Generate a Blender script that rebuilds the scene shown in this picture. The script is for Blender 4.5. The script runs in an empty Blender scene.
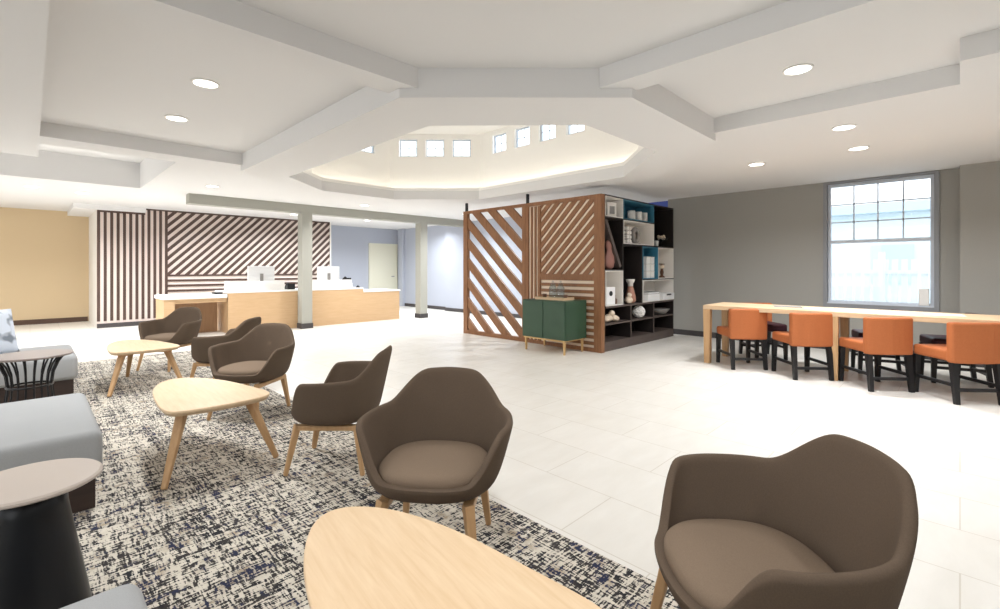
import bpy, bmesh, math, random
from mathutils import Vector, Matrix
random.seed(7)
C = bpy.context.scene.collection
PI = math.pi
H = 1.25                                   # eye height

# ------------------------------------------------------------------ materials
def mat(name, col=(.8, .8, .8), rough=.6, metal=0.0, spec=.5, emit=None, estr=0):
    m = bpy.data.materials.new(name); m.use_nodes = True
    b = m.node_tree.nodes['Principled BSDF']
    b.inputs['Base Color'].default_value = (*col, 1)
    b.inputs['Roughness'].default_value = rough
    b.inputs['Metallic'].default_value = metal
    b.inputs['Specular IOR Level'].default_value = spec
    if emit:
        b.inputs['Emission Color'].default_value = (*emit, 1); b.inputs['Emission Strength'].default_value = estr
    return m
def srgb(r, g, b):
    f = lambda c: (c/255/12.92) if c/255 <= .04045 else ((c/255+.055)/1.055)**2.4
    return (f(r), f(g), f(b))
def nodes(m):
    nt = m.node_tree
    return nt, nt.nodes, nt.links, nt.nodes['Principled BSDF']
def coords(nt, scale=(1, 1, 1), rot=(0, 0, 0)):
    t = nt.nodes.new('ShaderNodeTexCoord'); mp = nt.nodes.new('ShaderNodeMapping')
    mp.inputs['Scale'].default_value = scale; mp.inputs['Rotation'].default_value = rot
    nt.links.new(t.outputs['Object'], mp.inputs['Vector'])
    return mp.outputs['Vector']
def noise(nt, vec, scale=5, detail=4, rough=.5, dist=0):
    n = nt.nodes.new('ShaderNodeTexNoise'); nt.links.new(vec, n.inputs['Vector'])
    n.inputs['Scale'].default_value = scale; n.inputs['Detail'].default_value = detail
    n.inputs['Roughness'].default_value = rough; n.inputs['Distortion'].default_value = dist
    return n.outputs['Fac']
def ramp(nt, fac, stops):
    r = nt.nodes.new('ShaderNodeValToRGB'); nt.links.new(fac, r.inputs['Fac'])
    el = r.color_ramp.elements
    while len(el) < len(stops): el.new(.5)
    for e, (p, c) in zip(el, stops): e.position = p; e.color = (*c, 1)
    return r.outputs['Color']
def mixc(nt, fac, a, b, mode='MIX'):
    n = nt.nodes.new('ShaderNodeMix'); n.data_type = 'RGBA'; n.blend_type = mode
    for sock, v in ((n.inputs[0], fac), (n.inputs[6], a), (n.inputs[7], b)):
        if hasattr(v, 'is_linked') or hasattr(v, 'links'): nt.links.new(v, sock)
        elif isinstance(v, tuple): sock.default_value = (*v, 1)
        else: sock.default_value = v
    return n.outputs[2]
def math_(nt, op, a, b=0.0):
    n = nt.nodes.new('ShaderNodeMath'); n.operation = op
    for s, v in ((n.inputs[0], a), (n.inputs[1], b)):
        if hasattr(v, 'links'): nt.links.new(v, s)
        else: s.default_value = v
    return n.outputs[0]
def bump(nt, b, h, strength=.2, dist=.002):
    n = nt.nodes.new('ShaderNodeBump'); n.inputs['Strength'].default_value = strength; n.inputs['Distance'].default_value = dist
    nt.links.new(h, n.inputs['Height']); nt.links.new(n.outputs['Normal'], b.inputs['Normal'])

def wood(name, c1, c2, rough=.45, axis=0, scale=1.0, spec=.4):
    m = mat(name, c1, rough, spec=spec); nt, N, L, b = nodes(m)
    sc = [14*scale]*3; sc[axis] = 1.2*scale
    f = noise(nt, coords(nt, tuple(sc)), 3, 6, .6, .4)
    col = ramp(nt, f, [(.3, c1), (.7, c2)])
    L.new(col, b.inputs['Base Color']); return m
def fabric(name, c1, c2, scale=260, rough=.95, bs=.35):
    m = mat(name, c1, rough, spec=.15); nt, N, L, b = nodes(m)
    v = coords(nt)
    f = noise(nt, v, scale, 2, .6); g = noise(nt, v, 4, 3, .5)
    col = mixc(nt, f, c1, c2); col = mixc(nt, g, col, mixc(nt, .5, col, c2))
    L.new(col, b.inputs['Base Color']); bump(nt, b, f, bs, .001); return m

M = {}
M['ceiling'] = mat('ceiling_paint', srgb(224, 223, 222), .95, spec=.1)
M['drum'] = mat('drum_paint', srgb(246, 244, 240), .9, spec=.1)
M['beam'] = mat('beam_paint', srgb(168, 167, 158), .9, spec=.1)
def wallpaint(name, c, k=.92):
    m = mat(name, c, .9, spec=.15); nt, N, L, b = nodes(m)
    v = coords(nt); f = noise(nt, v, 90, 3, .6)
    L.new(mixc(nt, f, tuple(x*k for x in c), c), b.inputs['Base Color']); bump(nt, b, f, .1, .001); return m
M['grey_wall'] = wallpaint('grey_wall_paint', srgb(162, 160, 154))
M['tan_wall'] = wallpaint('tan_wall_paint', srgb(212, 190, 156))
M['blue_wall'] = wallpaint('blue_grey_wall_paint', srgb(184, 189, 201))
M['pale_wall'] = wallpaint('pale_wall_paint', srgb(205, 210, 218))
M['white'] = mat('white_laminate', srgb(238, 236, 232), .4)
M['white_matte'] = mat('white_matte', srgb(232, 228, 222), .8)
M['cream_panel'] = mat('cream_backing', srgb(240, 224, 204), .6)
M['pink_panel'] = mat('pale_backing', srgb(240, 226, 218), .5)
M['cream_door'] = mat('cream_door_paint', srgb(226, 224, 205), .6)
M['dark_base'] = mat('dark_baseboard', srgb(66, 62, 62), .6)
M['brown_base'] = mat('brown_baseboard', srgb(84, 62, 48), .6)
M['walnut'] = wood('walnut', srgb(152, 108, 74), srgb(128, 86, 56), .5, 2)
M['walnut_dark'] = wood('dark_walnut_slats', srgb(88, 68, 60), srgb(72, 55, 49), .5, 2)
M['oak'] = wood('light_oak', srgb(226, 200, 166), srgb(214, 184, 146), .4, 1, 1.2)
M['oak_leg'] = wood('oak_leg_wood', srgb(200, 163, 120), srgb(182, 143, 100), .45, 2)
M['maple'] = wood('maple_desk', srgb(206, 174, 136), srgb(197, 163, 124), .4, 0)
M['table_oak'] = wood('pale_table_oak', srgb(222, 194, 160), srgb(210, 178, 140), .4, 1)
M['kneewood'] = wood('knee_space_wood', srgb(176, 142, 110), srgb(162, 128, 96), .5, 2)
M['espresso'] = wood('espresso_wood', srgb(44, 38, 36), srgb(34, 29, 28), .5, 0)
M['plinth'] = wood('dark_plinth_wood', srgb(62, 48, 42), srgb(48, 37, 33), .5, 0)
M['shelf_edge'] = wood('grey_brown_shelf', srgb(96, 84, 78), srgb(80, 70, 66), .5, 0)
M['black'] = mat('black_metal', srgb(26, 26, 29), .4, .2)
M['black_leg'] = mat('black_lacquer', srgb(24, 23, 25), .45)
M['pedestal'] = mat('black_pedestal_metal', srgb(24, 26, 30), .35, .3)
M['taupe_top'] = mat('taupe_table_top', srgb(190, 178, 168), .35)
M['dark_top'] = mat('dark_taupe_table_top', srgb(128, 116, 110), .35)
M['chair_fab'] = fabric('brown_chair_fabric', srgb(110, 94, 80), srgb(88, 75, 63))
M['pad_fab'] = fabric('brown_seat_fabric', srgb(138, 120, 102), srgb(114, 98, 83))
M['grey_fab'] = fabric('grey_seat_fabric', srgb(180, 181, 181), srgb(154, 156, 157), 320)
M['orange'] = fabric('orange_vinyl', srgb(182, 110, 68), srgb(168, 98, 60), 60, .5, .08)
M['plum'] = fabric('plum_vinyl', srgb(72, 42, 48), srgb(56, 32, 38), 60, .5, .08)
M['green'] = mat('green_lacquer', srgb(50, 78, 58), .45)
M['brass'] = mat('pale_brass', srgb(206, 172, 120), .35, .5)
M['blue_box'] = mat('blue_laminate', srgb(58, 122, 148), .5)
M['steel'] = mat('window_frame_grey', srgb(138, 140, 144), .5)
M['vinyl'] = mat('white_window_vinyl', srgb(205, 212, 222), .5)
M['rose'] = mat('rose_ceramic', srgb(178, 130, 110), .5)
M['pinkwood'] = mat('pinkish_wood', srgb(150, 104, 92), .5)
M['stone'] = mat('grey_stone', srgb(140, 136, 132), .7)
M['coral'] = mat('cream_shell', srgb(226, 208, 186), .6)
M['paper'] = mat('paper', srgb(240, 240, 240), .7)
M['greypaper'] = mat('grey_book_cover', srgb(150, 150, 150), .6)
M['brown'] = mat('brown_glass', srgb(96, 62, 40), .3)
M['concrete'] = mat('outside_paving', srgb(200, 200, 198), .9)
M['fence'] = mat('pale_fence_paint', srgb(232, 238, 240), .8)
M['facade'] = mat('pale_facade', srgb(214, 226, 230), .9)
M['roof'] = mat('pale_roof', srgb(190, 206, 216), .9)
M['lamp'] = mat('lamp_lens', (1, 1, 1), .5, emit=(1, .96, .9), estr=9)
M['cove'] = mat('added_fill_glow', (1, 1, 1), .5, emit=(1, .93, .8), estr=11)  # glow of the strip added to brighten the lantern wall
M['screen'] = mat('monitor_white', srgb(226, 226, 226), .4)
# clear glass: a thin transparent pane with a fresnel reflection
def glass(name, tint=(1, 1, 1), k=1.0):
    m = bpy.data.materials.new(name); m.use_nodes = True; nt = m.node_tree
    nt.nodes.remove(nt.nodes['Principled BSDF']); out = nt.nodes['Material Output']
    t = nt.nodes.new('ShaderNodeBsdfTransparent'); t.inputs['Color'].default_value = (*tint, 1)
    g = nt.nodes.new('ShaderNodeBsdfGlossy'); g.inputs['Roughness'].default_value = .02
    fr = nt.nodes.new('ShaderNodeLayerWeight'); fr.inputs['Blend'].default_value = .5
    mx = nt.nodes.new('ShaderNodeMixShader')
    sc = math_(nt, 'MULTIPLY', math_(nt, 'ADD', math_(nt, 'POWER', fr.outputs['Facing'], 5.0), .04), .6*k)
    nt.links.new(sc, mx.inputs[0]); nt.links.new(t.outputs[0], mx.inputs[1]); nt.links.new(g.outputs[0], mx.inputs[2])
    nt.links.new(mx.outputs[0], out.inputs['Surface']); return m
M['glass'] = glass('window_glass', (.95, .98, 1)); M['bottle_glass'] = glass('bottle_glass', (.86, .9, .92), 2.5)

def tile_mat():
    m = mat('cream_floor_tile', srgb(226, 219, 206), .35, spec=.35); nt, N, L, b = nodes(m)
    v = coords(nt, (1, 1, 1), (0, 0, PI/2))
    br = N.new('ShaderNodeTexBrick'); L.new(v, br.inputs['Vector'])
    br.inputs['Scale'].default_value = 1; br.inputs['Brick Width'].default_value = .9; br.inputs['Row Height'].default_value = .45
    br.inputs['Mortar Size'].default_value = .003; br.inputs['Mortar Smooth'].default_value = .2; br.inputs['Bias'].default_value = 0
    br.inputs['Color1'].default_value = (*srgb(227, 224, 218), 1); br.inputs['Color2'].default_value = (*srgb(223, 220, 213), 1)
    br.inputs['Mortar'].default_value = (*srgb(190, 182, 168), 1)
    f = noise(nt, coords(nt, (1, 3, 1)), 2.5, 5, .6, .3)
    col = mixc(nt, .35, br.outputs['Color'], ramp(nt, f, [(.35, srgb(216, 211, 202)), (.7, srgb(234, 231, 225))]))
    L.new(col, b.inputs['Base Color'])
    r = noise(nt, coords(nt), 6, 3, .5); L.new(ramp(nt, r, [(.3, (.3,)*3), (.7, (.42,)*3)]), b.inputs['Roughness'])
    return m
M['floor'] = tile_mat()
def rug_mat():
    m = mat('woven_rug', (.5, .5, .5), .95, spec=.1); nt, N, L, b = nodes(m)
    a = noise(nt, coords(nt, (105, 20, 1)), 1, 2.0, .55, .15)
    c = noise(nt, coords(nt, (20, 105, 1)), 1, 2.0, .55, .15)
    big = noise(nt, coords(nt, (2.4, 2.4, 1)), 1, 3, .6)
    band = noise(nt, coords(nt, (34, 1.1, 1)), 1, 2, .6)
    band2 = noise(nt, coords(nt, (1.1, 34, 1)), 1, 2, .6)
    mx = math_(nt, 'MULTIPLY', math_(nt, 'ADD', a, c), .5)
    mx = math_(nt, 'ADD', mx, math_(nt, 'MULTIPLY', math_(nt, 'SUBTRACT', big, .5), .13))
    mx = math_(nt, 'ADD', mx, math_(nt, 'MULTIPLY', math_(nt, 'SUBTRACT', band, .5), .26))
    mx = math_(nt, 'ADD', mx, math_(nt, 'MULTIPLY', math_(nt, 'SUBTRACT', band2, .5), .26))
    tone = noise(nt, coords(nt, (9, 9, 1)), 1, 3, .6)
    dark = ramp(nt, tone, [(.40, srgb(46, 46, 50)), (.52, srgb(66, 62, 60)), (.60, srgb(50, 54, 76))])
    lite = ramp(nt, tone, [(.38, srgb(216, 209, 196)), (.55, srgb(206, 199, 185)), (.66, srgb(172, 158, 138))])
    k = ramp(nt, mx, [(.47, (0,)*3), (.512, (1,)*3)])
    col = mixc(nt, k, dark, lite)
    L.new(col, b.inputs['Base Color']); bump(nt, b, math_(nt, 'ADD', a, c), .5, .004); return m
M['rug'] = rug_mat()
def blotch():
    m = mat('blotched_pillow', (.8, .85, .9), .95, spec=.1); nt, N, L, b = nodes(m)
    f = noise(nt, coords(nt), 9, 1, .4)
    L.new(ramp(nt, f, [(.38, srgb(132, 140, 150)), (.46, srgb(216, 224, 236))]), b.inputs['Base Color']); return m
M['pillow'] = blotch()

# ------------------------------------------------------------------ mesh helpers
class MB:
    def __init__(s): s.bm = bmesh.new()
    def box(s, x0, x1, y0, y1, z0, z1, mtx=None):
        vs = [s.bm.verts.new(Vector(p) if mtx is None else mtx @ Vector(p)) for p in
              ((x0,y0,z0),(x1,y0,z0),(x1,y1,z0),(x0,y1,z0),(x0,y0,z1),(x1,y0,z1),(x1,y1,z1),(x0,y1,z1))]
        for f in ((3,2,1,0),(4,5,6,7),(0,1,5,4),(1,2,6,5),(2,3,7,6),(3,0,4,7)): s.bm.faces.new([vs[i] for i in f])
        return s
    def prism(s, poly, z0, z1, mtx=None):
        T = (lambda p: Vector(p)) if mtx is None else (lambda p: mtx @ Vector(p))
        a = [s.bm.verts.new(T((x, y, z0))) for x, y in poly]; b = [s.bm.verts.new(T((x, y, z1))) for x, y in poly]
        n = len(poly); s.bm.faces.new(a[::-1]); s.bm.faces.new(b)
        for i in range(n): s.bm.faces.new((a[i], a[(i+1) % n], b[(i+1) % n], b[i]))
        return s
    def bar(s, p, q, w0, w1=None, d0=None, d1=None, up=(0, 0, 1)):      # tapered rectangular bar
        p, q = Vector(p), Vector(q); w1 = w0 if w1 is None else w1; d0 = w0 if d0 is None else d0; d1 = (w1 if d0 == w0 else d0) if d1 is None else d1
        z = (q-p).normalized(); u = Vector(up)
        if abs(z.dot(u)) > .98: u = Vector((0, 1, 0))
        x = u.cross(z).normalized(); y = z.cross(x)
        A = [s.bm.verts.new(p + x*w0*i/2 + y*d0*j/2) for i, j in ((-1,-1),(1,-1),(1,1),(-1,1))]
        B = [s.bm.verts.new(q + x*w1*i/2 + y*d1*j/2) for i, j in ((-1,-1),(1,-1),(1,1),(-1,1))]
        s.bm.faces.new(A[::-1]); s.bm.faces.new(B)
        for i in range(4): s.bm.faces.new((A[i], A[(i+1)%4], B[(i+1)%4], B[i]))
        return s
    def tube(s, pts, r, n=8, closed=False):
        pts = [Vector(p) for p in pts]; rr = r if isinstance(r, (list, tuple)) else [r]*len(pts); rings = []; px = None
        for i, p in enumerate(pts):
            if closed: d = (pts[(i+1) % len(pts)] - pts[i-1]).normalized()
            else: d = (pts[min(i+1, len(pts)-1)] - pts[max(i-1, 0)]).normalized()
            if px is None:
                u = Vector((0, 0, 1)) if abs(d.z) < .9 else Vector((1, 0, 0)); x = u.cross(d).normalized()
            else: x = (px - d*px.dot(d)).normalized()
            px = x; y = d.cross(x)
            rings.append([s.bm.verts.new(p + (x*math.cos(2*PI*k/n) + y*math.sin(2*PI*k/n))*rr[i]) for k in range(n)])
        m = len(rings)
        for i in range(m if closed else m-1):
            a, b = rings[i], rings[(i+1) % m]
            for k in range(n): s.bm.faces.new((a[k], a[(k+1) % n], b[(k+1) % n], b[k]))
        if not closed: s.bm.faces.new(rings[0][::-1]); s.bm.faces.new(rings[-1])
        return s
    def lathe(s, prof, n=24, c=(0, 0, 0)):
        rings = []
        for r, z in prof:
            if r < 1e-6: rings.append([s.bm.verts.new((c[0], c[1], c[2]+z))])
            else: rings.append([s.bm.verts.new((c[0]+r*math.cos(2*PI*k/n), c[1]+r*math.sin(2*PI*k/n), c[2]+z)) for k in range(n)])
        for a, b in zip(rings, rings[1:]):
            for k in range(n):
                f = [a[k % len(a)], a[(k+1) % len(a)], b[(k+1) % len(b)], b[k % len(b)]]
                f = list(dict.fromkeys(f))
                if len(f) > 2: s.bm.faces.new(f)
        if len(rings[0]) > 1: s.bm.faces.new(rings[0][::-1])
        if len(rings[-1]) > 1: s.bm.faces.new(rings[-1])
        return s
    def ball(s, c, r, sub=2, sq=(1, 1, 1)):
        ret = bmesh.ops.create_icosphere(s.bm, subdivisions=sub, radius=r)
        for v in ret['verts']: v.co = Vector(c) + Vector((v.co.x*sq[0], v.co.y*sq[1], v.co.z*sq[2]))
        return s
    def build(s, name, m, parent=None, smooth=False, bevel=0, seg=2, sub=0, origin=None, world=False):
        bmesh.ops.recalc_face_normals(s.bm, faces=s.bm.faces)
        if parent is not None and world:
            bmesh.ops.translate(s.bm, verts=s.bm.verts, vec=-parent.location)
        loc = Vector((0, 0, 0))
        if parent is None:
            if origin is None:
                co = [v.co for v in s.bm.verts]
                loc = Vector(((min(c.x for c in co)+max(c.x for c in co))/2, (min(c.y for c in co)+max(c.y for c in co))/2, min(c.z for c in co)))
            else: loc = Vector(origin)
            bmesh.ops.translate(s.bm, verts=s.bm.verts, vec=-loc)
        me = bpy.data.meshes.new(name); s.bm.to_mesh(me); s.bm.free()
        o = bpy.data.objects.new(name, me); C.objects.link(o); o.location = loc
        if m: me.materials.append(M[m] if isinstance(m, str) else m)
        if parent is not None: o.parent = parent
        if smooth:
            for p in me.polygons: p.use_smooth = True
        if bevel:
            b = o.modifiers.new('bevel', 'BEVEL'); b.width = bevel; b.segments = seg; b.limit_method = 'ANGLE'; b.angle_limit = math.radians(40)
            b.harden_normals = False
        if sub:
            q = o.modifiers.new('sub', 'SUBSURF'); q.levels = sub; q.render_levels = sub
        return o
def tag(o, label, cat, group=None):
    o['label'] = label; o['category'] = cat
    if group: o['group'] = group
    return o
def thing(name, label, cat, loc=(0, 0, 0), rz=0, group=None):
    o = bpy.data.objects.new(name, None); C.objects.link(o); o.location = loc; o.rotation_euler = (0, 0, rz); o.empty_display_size = .1
    return tag(o, label, cat, group)
def struct(o):
    o['kind'] = 'structure'; return o
KIDS = {}
def copy_tree(o, parent=None):
    c = o.copy(); C.objects.link(c)
    if parent is not None: c.parent = parent
    for ch in list(o.children): copy_tree(ch, c)
    return c
def dup(o, label, loc, rz=0, group=None):
    c = copy_tree(o); c.location = loc; c.rotation_euler = (0, 0, rz); c['label'] = label
    if group: c['group'] = group
    return c

# ------------------------------------------------------------------ setting
o = struct(MB().box(-4, 9.4, -4, 15.4, -.1, 0).build('floor', 'floor', origin=(0, 0, 0)))
XW = 8.78                                  # grey right wall
# ceiling: upper deck with dropped soffits, trays and an octagonal lantern
OCT = [(3.5, 2.35), (4.83, 2.35), (5.84, 3.31), (5.84, 6.26), (4.73, 7.36), (3.37, 7.36), (2.54, 6.59), (2.52, 3.35)]
ZS, ZT, ZR = 2.60, 2.75, 2.53
c = MB()
for x0, x1, y0, y1 in ((-4, .07, 2.86, 7.85), (.07, 2.05, 2.86, 3.1), (.07, 1.97, 6.6, 7.0), (1.3, 1.97, 7.0, 9.7), (-4, 1.97, 9.7, 15.4),
                       (1.97, 9.4, 7.88, 15.4), (6.28, 9.4, 1.75, 7.88), (3.0, 3.24, -4, 1.9), (4.8, 9.4, 0, 1.75), (4.27, 9.4, -4, 0)):
    c.box(x0, x1, y0, y1, ZS, ZT+.02)
c.prism([(4.82, 1.75), (6.28, 1.75), (6.28, 3.14)], ZS, ZT+.02); c.prism([(1.97, 6.6), (3.37, 7.88), (1.97, 7.88)], ZS, ZT+.02)
ring_out = [(1.95, 2.96), (3.18, 1.73), (4.85, 1.73), (6.3, 3.1), (6.3, 7.9), (3.3, 7.9), (1.95, 6.65)]
bm = c.bm
def hole_face(z, outer=None, inner=None, third=None):
    es = []
    for poly in [outer or ring_out, inner or OCT]+([third] if third else []):
        vs = [bm.verts.new((x, y, z)) for x, y in poly]
        es += [bm.edges.new((vs[i], vs[(i+1) % len(vs)])) for i in range(len(vs))]
    bmesh.ops.triangle_fill(bm, edges=es, use_beauty=True)
hole_face(ZR)
cx = sum(p[0] for p in OCT)/8; cy = sum(p[1] for p in OCT)/8
def grow(k): return [(cx+(x-cx)*k, cy+(y-cy)*k) for x, y in OCT]
dom = [(-4, -4), (9.4, -4), (9.4, 15.4), (-4, 15.4)]
DEEP = [(-3.9, 7.85), (.07, 7.85), (.07, 7.0), (1.3, 7.0), (1.3, 9.7), (-3.9, 9.7)]; ZD = 3.02
hole_face(ZT, dom, grow(1.12), DEEP); hole_face(ZT+.12, dom, grow(1.12), DEEP)
for i in range(6):
    p, q = DEEP[i], DEEP[(i+1) % 6]; bm.faces.new([bm.verts.new(v) for v in ((*p, ZT+.02), (*q, ZT+.02), (*q, ZD), (*p, ZD))])
bm.faces.new([bm.verts.new((x, y, ZD)) for x, y in DEEP])
for i in range(4):
    p, q = dom[i], dom[(i+1) % 4]; bm.faces.new([bm.verts.new(v) for v in ((*p, ZT), (*q, ZT), (*q, ZT+.12), (*p, ZT+.12))])
for poly, zt in ((ring_out, ZT+.02), (OCT, 2.69)):
    for i in range(len(poly)):
        p, q = poly[i], poly[(i+1) % len(poly)]
        bm.faces.new([bm.verts.new(v) for v in ((*p, ZR), (*q, ZR), (*q, zt), (*p, zt))])
struct(c.build('ceiling', 'ceiling', origin=(0, 0, 0)))
# lantern drum above the octagon
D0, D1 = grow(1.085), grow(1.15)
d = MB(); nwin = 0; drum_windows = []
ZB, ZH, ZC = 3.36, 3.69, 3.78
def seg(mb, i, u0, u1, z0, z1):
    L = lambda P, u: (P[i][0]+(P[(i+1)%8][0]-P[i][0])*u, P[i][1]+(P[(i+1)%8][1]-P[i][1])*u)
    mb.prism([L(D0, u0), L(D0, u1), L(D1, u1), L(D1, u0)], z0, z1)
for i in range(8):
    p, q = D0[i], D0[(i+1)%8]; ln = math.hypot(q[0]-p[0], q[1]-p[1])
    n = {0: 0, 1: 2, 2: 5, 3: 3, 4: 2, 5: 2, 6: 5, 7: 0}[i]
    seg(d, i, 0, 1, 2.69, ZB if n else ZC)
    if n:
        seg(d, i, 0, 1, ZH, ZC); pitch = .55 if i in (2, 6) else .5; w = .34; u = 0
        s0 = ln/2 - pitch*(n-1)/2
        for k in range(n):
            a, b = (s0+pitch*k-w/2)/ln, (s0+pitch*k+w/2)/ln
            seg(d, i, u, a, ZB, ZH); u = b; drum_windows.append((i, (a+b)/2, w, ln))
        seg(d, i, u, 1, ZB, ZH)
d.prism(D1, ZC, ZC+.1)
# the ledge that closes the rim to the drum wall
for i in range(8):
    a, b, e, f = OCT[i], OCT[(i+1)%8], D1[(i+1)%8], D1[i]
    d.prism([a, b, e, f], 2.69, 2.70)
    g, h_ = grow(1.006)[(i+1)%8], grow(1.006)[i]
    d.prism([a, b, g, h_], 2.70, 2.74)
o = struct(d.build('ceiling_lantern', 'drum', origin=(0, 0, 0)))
wn = 1
for i, u, w, ln in drum_windows:
    p, q = Vector((*D0[i], 0)), Vector((*D0[(i+1)%8], 0)); ang = math.atan2(q.y-p.y, q.x-p.x)
    nrm = Vector((-(q-p).y, (q-p).x, 0)).normalized(); mid = (p+(q-p)*u) - nrm*.06
    wo = bpy.data.objects.new('window_%d' % (wn+1), None); wn += 1; C.objects.link(wo); struct(wo); wo.location = (mid.x, mid.y, ZB); wo.rotation_euler = (0, 0, ang)
    h = ZH-ZB; f = MB(); t = .022
    f.box(-w/2, w/2, -.02, .02, 0, t).box(-w/2, w/2, -.02, .02, h-t, h).box(-w/2, -w/2+t, -.02, .02, t, h-t).box(w/2-t, w/2, -.02, .02, t, h-t)
    f.box(-.006, .006, -.008, .008, t, h-t)
    f.box(-w/2+t, w/2-t, -.007, .007, h/2-.006, h/2+.006)
    f.build('window_frame', 'vinyl', wo)
    MB().box(-w/2+t, w/2-t, -.003, .003, t, h-t).build('pane', 'glass', wo)
# glowing strip added on the lantern ledge to brighten the drum wall
cv = MB()
G = grow(1.02)
for i in (1, 2, 3, 4, 5, 6):
    a, b = G[i], G[(i+1)%8]
    cv.bar((a[0], a[1], 2.708), (b[0], b[1], 2.708), .012, .012)
cvo = tag(cv.build('added_fill_strip', 'cove', origin=(cx, cy, 2.70)), 'added warm glowing strip on the ledge, brightening the octagonal ceiling lantern', 'light')

# walls
def wall(name, m, *b): return struct(MB().box(*b).build(name, m))
# right wall with one window opening  y .25-1.47  z .74-2.55
WY0, WY1, WZ0, WZ1 = .25, 1.46, .72, 2.56
w = MB(); w.box(XW, XW+.2, WY1, 4.02, 0, 2.62).box(XW, XW+.2, 0, WY0, 0, 2.62).box(XW, XW+.2, WY0, WY1, 0, WZ0).box(XW, XW+.2, WY0, WY1, WZ1, 2.62)
w.box(8.56, XW+.2, -4, 0, 0, 2.62)
struct(w.build('wall_right', 'grey_wall', origin=(XW, 0, 0)))
wb = MB(); wb.box(XW-.015, XW, 0, 4.02, 0, .1).box(8.545, 8.56, -4, 0, 0, .1).box(8.56, XW, 0, .015, 0, .1)
struct(wb.build('baseboard_right', 'dark_base'))
XB = 8.95
w = MB(); w.box(XB, XB+.15, 4.02, 13.9, 0, 2.62).box(8.80, XB, 7.6, 10.9, 0, 2.62).box(8.85, XB, 13.25, 13.5, 0, 2.62)
struct(w.build('wall_rear_right', 'blue_wall', origin=(XB, 9, 0)))
w = MB(); w.box(XB-.015, XB, 4.02, 7.6, 0, .1).box(8.785, 8.80, 7.6, 10.9, 0, .1).box(XB-.015, XB, 10.9, 13.7, 0, .1)
struct(w.build('baseboard_rear_right', 'dark_base'))
wall('wall_back', 'blue_wall', 6.1, 9.1, 13.7, 13.85, 0, 2.62)
struct(MB().box(6.1, 7.84, 13.685, 13.7, 0, .1).build('baseboard_back', 'dark_base'))
wall('wall_left', 'tan_wall', -4, 1.05, 14.8, 15, 0, 2.62)
struct(MB().box(-4, .98, 14.78, 14.8, 0, .11).build('baseboard_left', 'brown_base'))
struct(MB().box(.62, 1.82, 12.75, 14.8, 2.5, 2.61).build('trim_1', 'ceiling'))
struct(MB().box(1.0, 1.08, 12.94, 14.8, 0, 2.5).build('trim_2', 'white_matte'))
w = MB(); w.box(-4, 8.76, -4.2, -4, 0, 2.62); struct(w.build('wall_near', 'grey_wall'))
w = MB(); yy = -4
for a, b_ in ((-2.5, .5), (2, 5), (6.5, 9.5), (11, 13.6)):
    w.box(-4.2, -4, yy, a, 0, 2.62).box(-4.2, -4, a, b_, 0, .6).box(-4.2, -4, a, b_, 2.4, 2.62); yy = b_
w.box(-4.2, -4, yy, 14.8, 0, 2.62); struct(w.build('wall_far_left', 'white_matte'))
# reception beam and columns
struct(MB().box(2.0, 8.95, 9.70, 9.92, 2.42, 2.61).build('trim_3', 'beam'))
for k, xx in enumerate((4.12, 7.13)):
    co = struct(bpy.data.objects.new('column', None)); C.objects.link(co); co.location = (xx, 9.81, 0)
    MB().box(-.112, .112, -.112, .112, 0, 2.43).build('shaft', 'beam', co, bevel=.01)
    MB().box(-.122, .122, -.122, .122, 0, .11).build('baseboard', 'dark_base', co)
# cream door in the back wall
dr = struct(bpy.data.objects.new('door_1', None)); C.objects.link(dr); dr.location = (8.38, 13.7, 0)
MB().box(-.48, .48, -.04, 0, 0, 2.05).build('door_leaf', 'cream_door', dr)
MB().box(-.54, -.48, -.05, 0, 0, 2.1).box(.48, .54, -.05, 0, 0, 2.1).box(-.48, .48, -.05, 0, 2.05, 2.1).build('door_frame', 'cream_door', dr)
MB().tube([(.38, -.04, 1), (.38, -.09, 1), (.28, -.09, 1)], .012).build('handle', 'steel', dr)
# glazed white door in the rear right wall, behind the open slats
dr = struct(bpy.data.objects.new('door_2', None)); C.objects.link(dr); dr.location = (XB, 6.55, 0)
MB().box(-.05, -.01, -.95, .95, .02, 2.1).build('door_leaf', 'pale_wall', dr)
f = MB()
for y in (-1, 0, 1): f.box(-.07, -.0, y-.045, y+.045, 0, 2.1)
f.box(-.07, 0, -1.04, 1.04, 2.1, 2.18).box(-.065, 0, -1, 1, .0, .12)
f.build('door_frame', 'steel', dr)

struct(MB().box(XB-.02, XB, 4.02, 5.4, 2.47, 2.6).build('blue_glow_band', mat('painted_blue_glow', srgb(84, 104, 190), .7)))  # bluish glow above the bookcase, painted as a flat colour band
# the window
wo = struct(bpy.data.objects.new('window_1', None)); C.objects.link(wo); wo.location = (XW, (WY0+WY1)/2, WZ0)
hw = (WY1-WY0)/2; hh = WZ1-WZ0
f = MB(); t = .05
f.box(-.025, .06, -hw-t, hw+t, -.06, .0).box(-.025, .06, -hw-t, hw+t, hh, hh+.035).box(-.025, .06, -hw-t, -hw, 0, hh).box(-.025, .06, hw, hw+t, 0, hh)
f.build('window_casing', 'steel', wo)
f = MB(); mid = hh*.515
f.box(.03, .09, -hw, -hw+.04, 0, hh).box(.03, .09, hw-.04, hw, 0, hh).box(.03, .09, -hw+.04, hw-.04, 0, .05).box(.03, .09, -hw+.04, hw-.04, hh-.05, hh).box(.02, .09, -hw+.04, hw-.04, mid-.025, mid+.025)
f.build('sash_frame', 'vinyl', wo)
f = MB(); iw = hw-.04; z0, z1 = mid+.025, hh-.05
for k in (1, 2, 3): y = -iw+2*iw*k/4; f.box(.05, .066, y-.009, y+.009, z0, z1)
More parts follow.
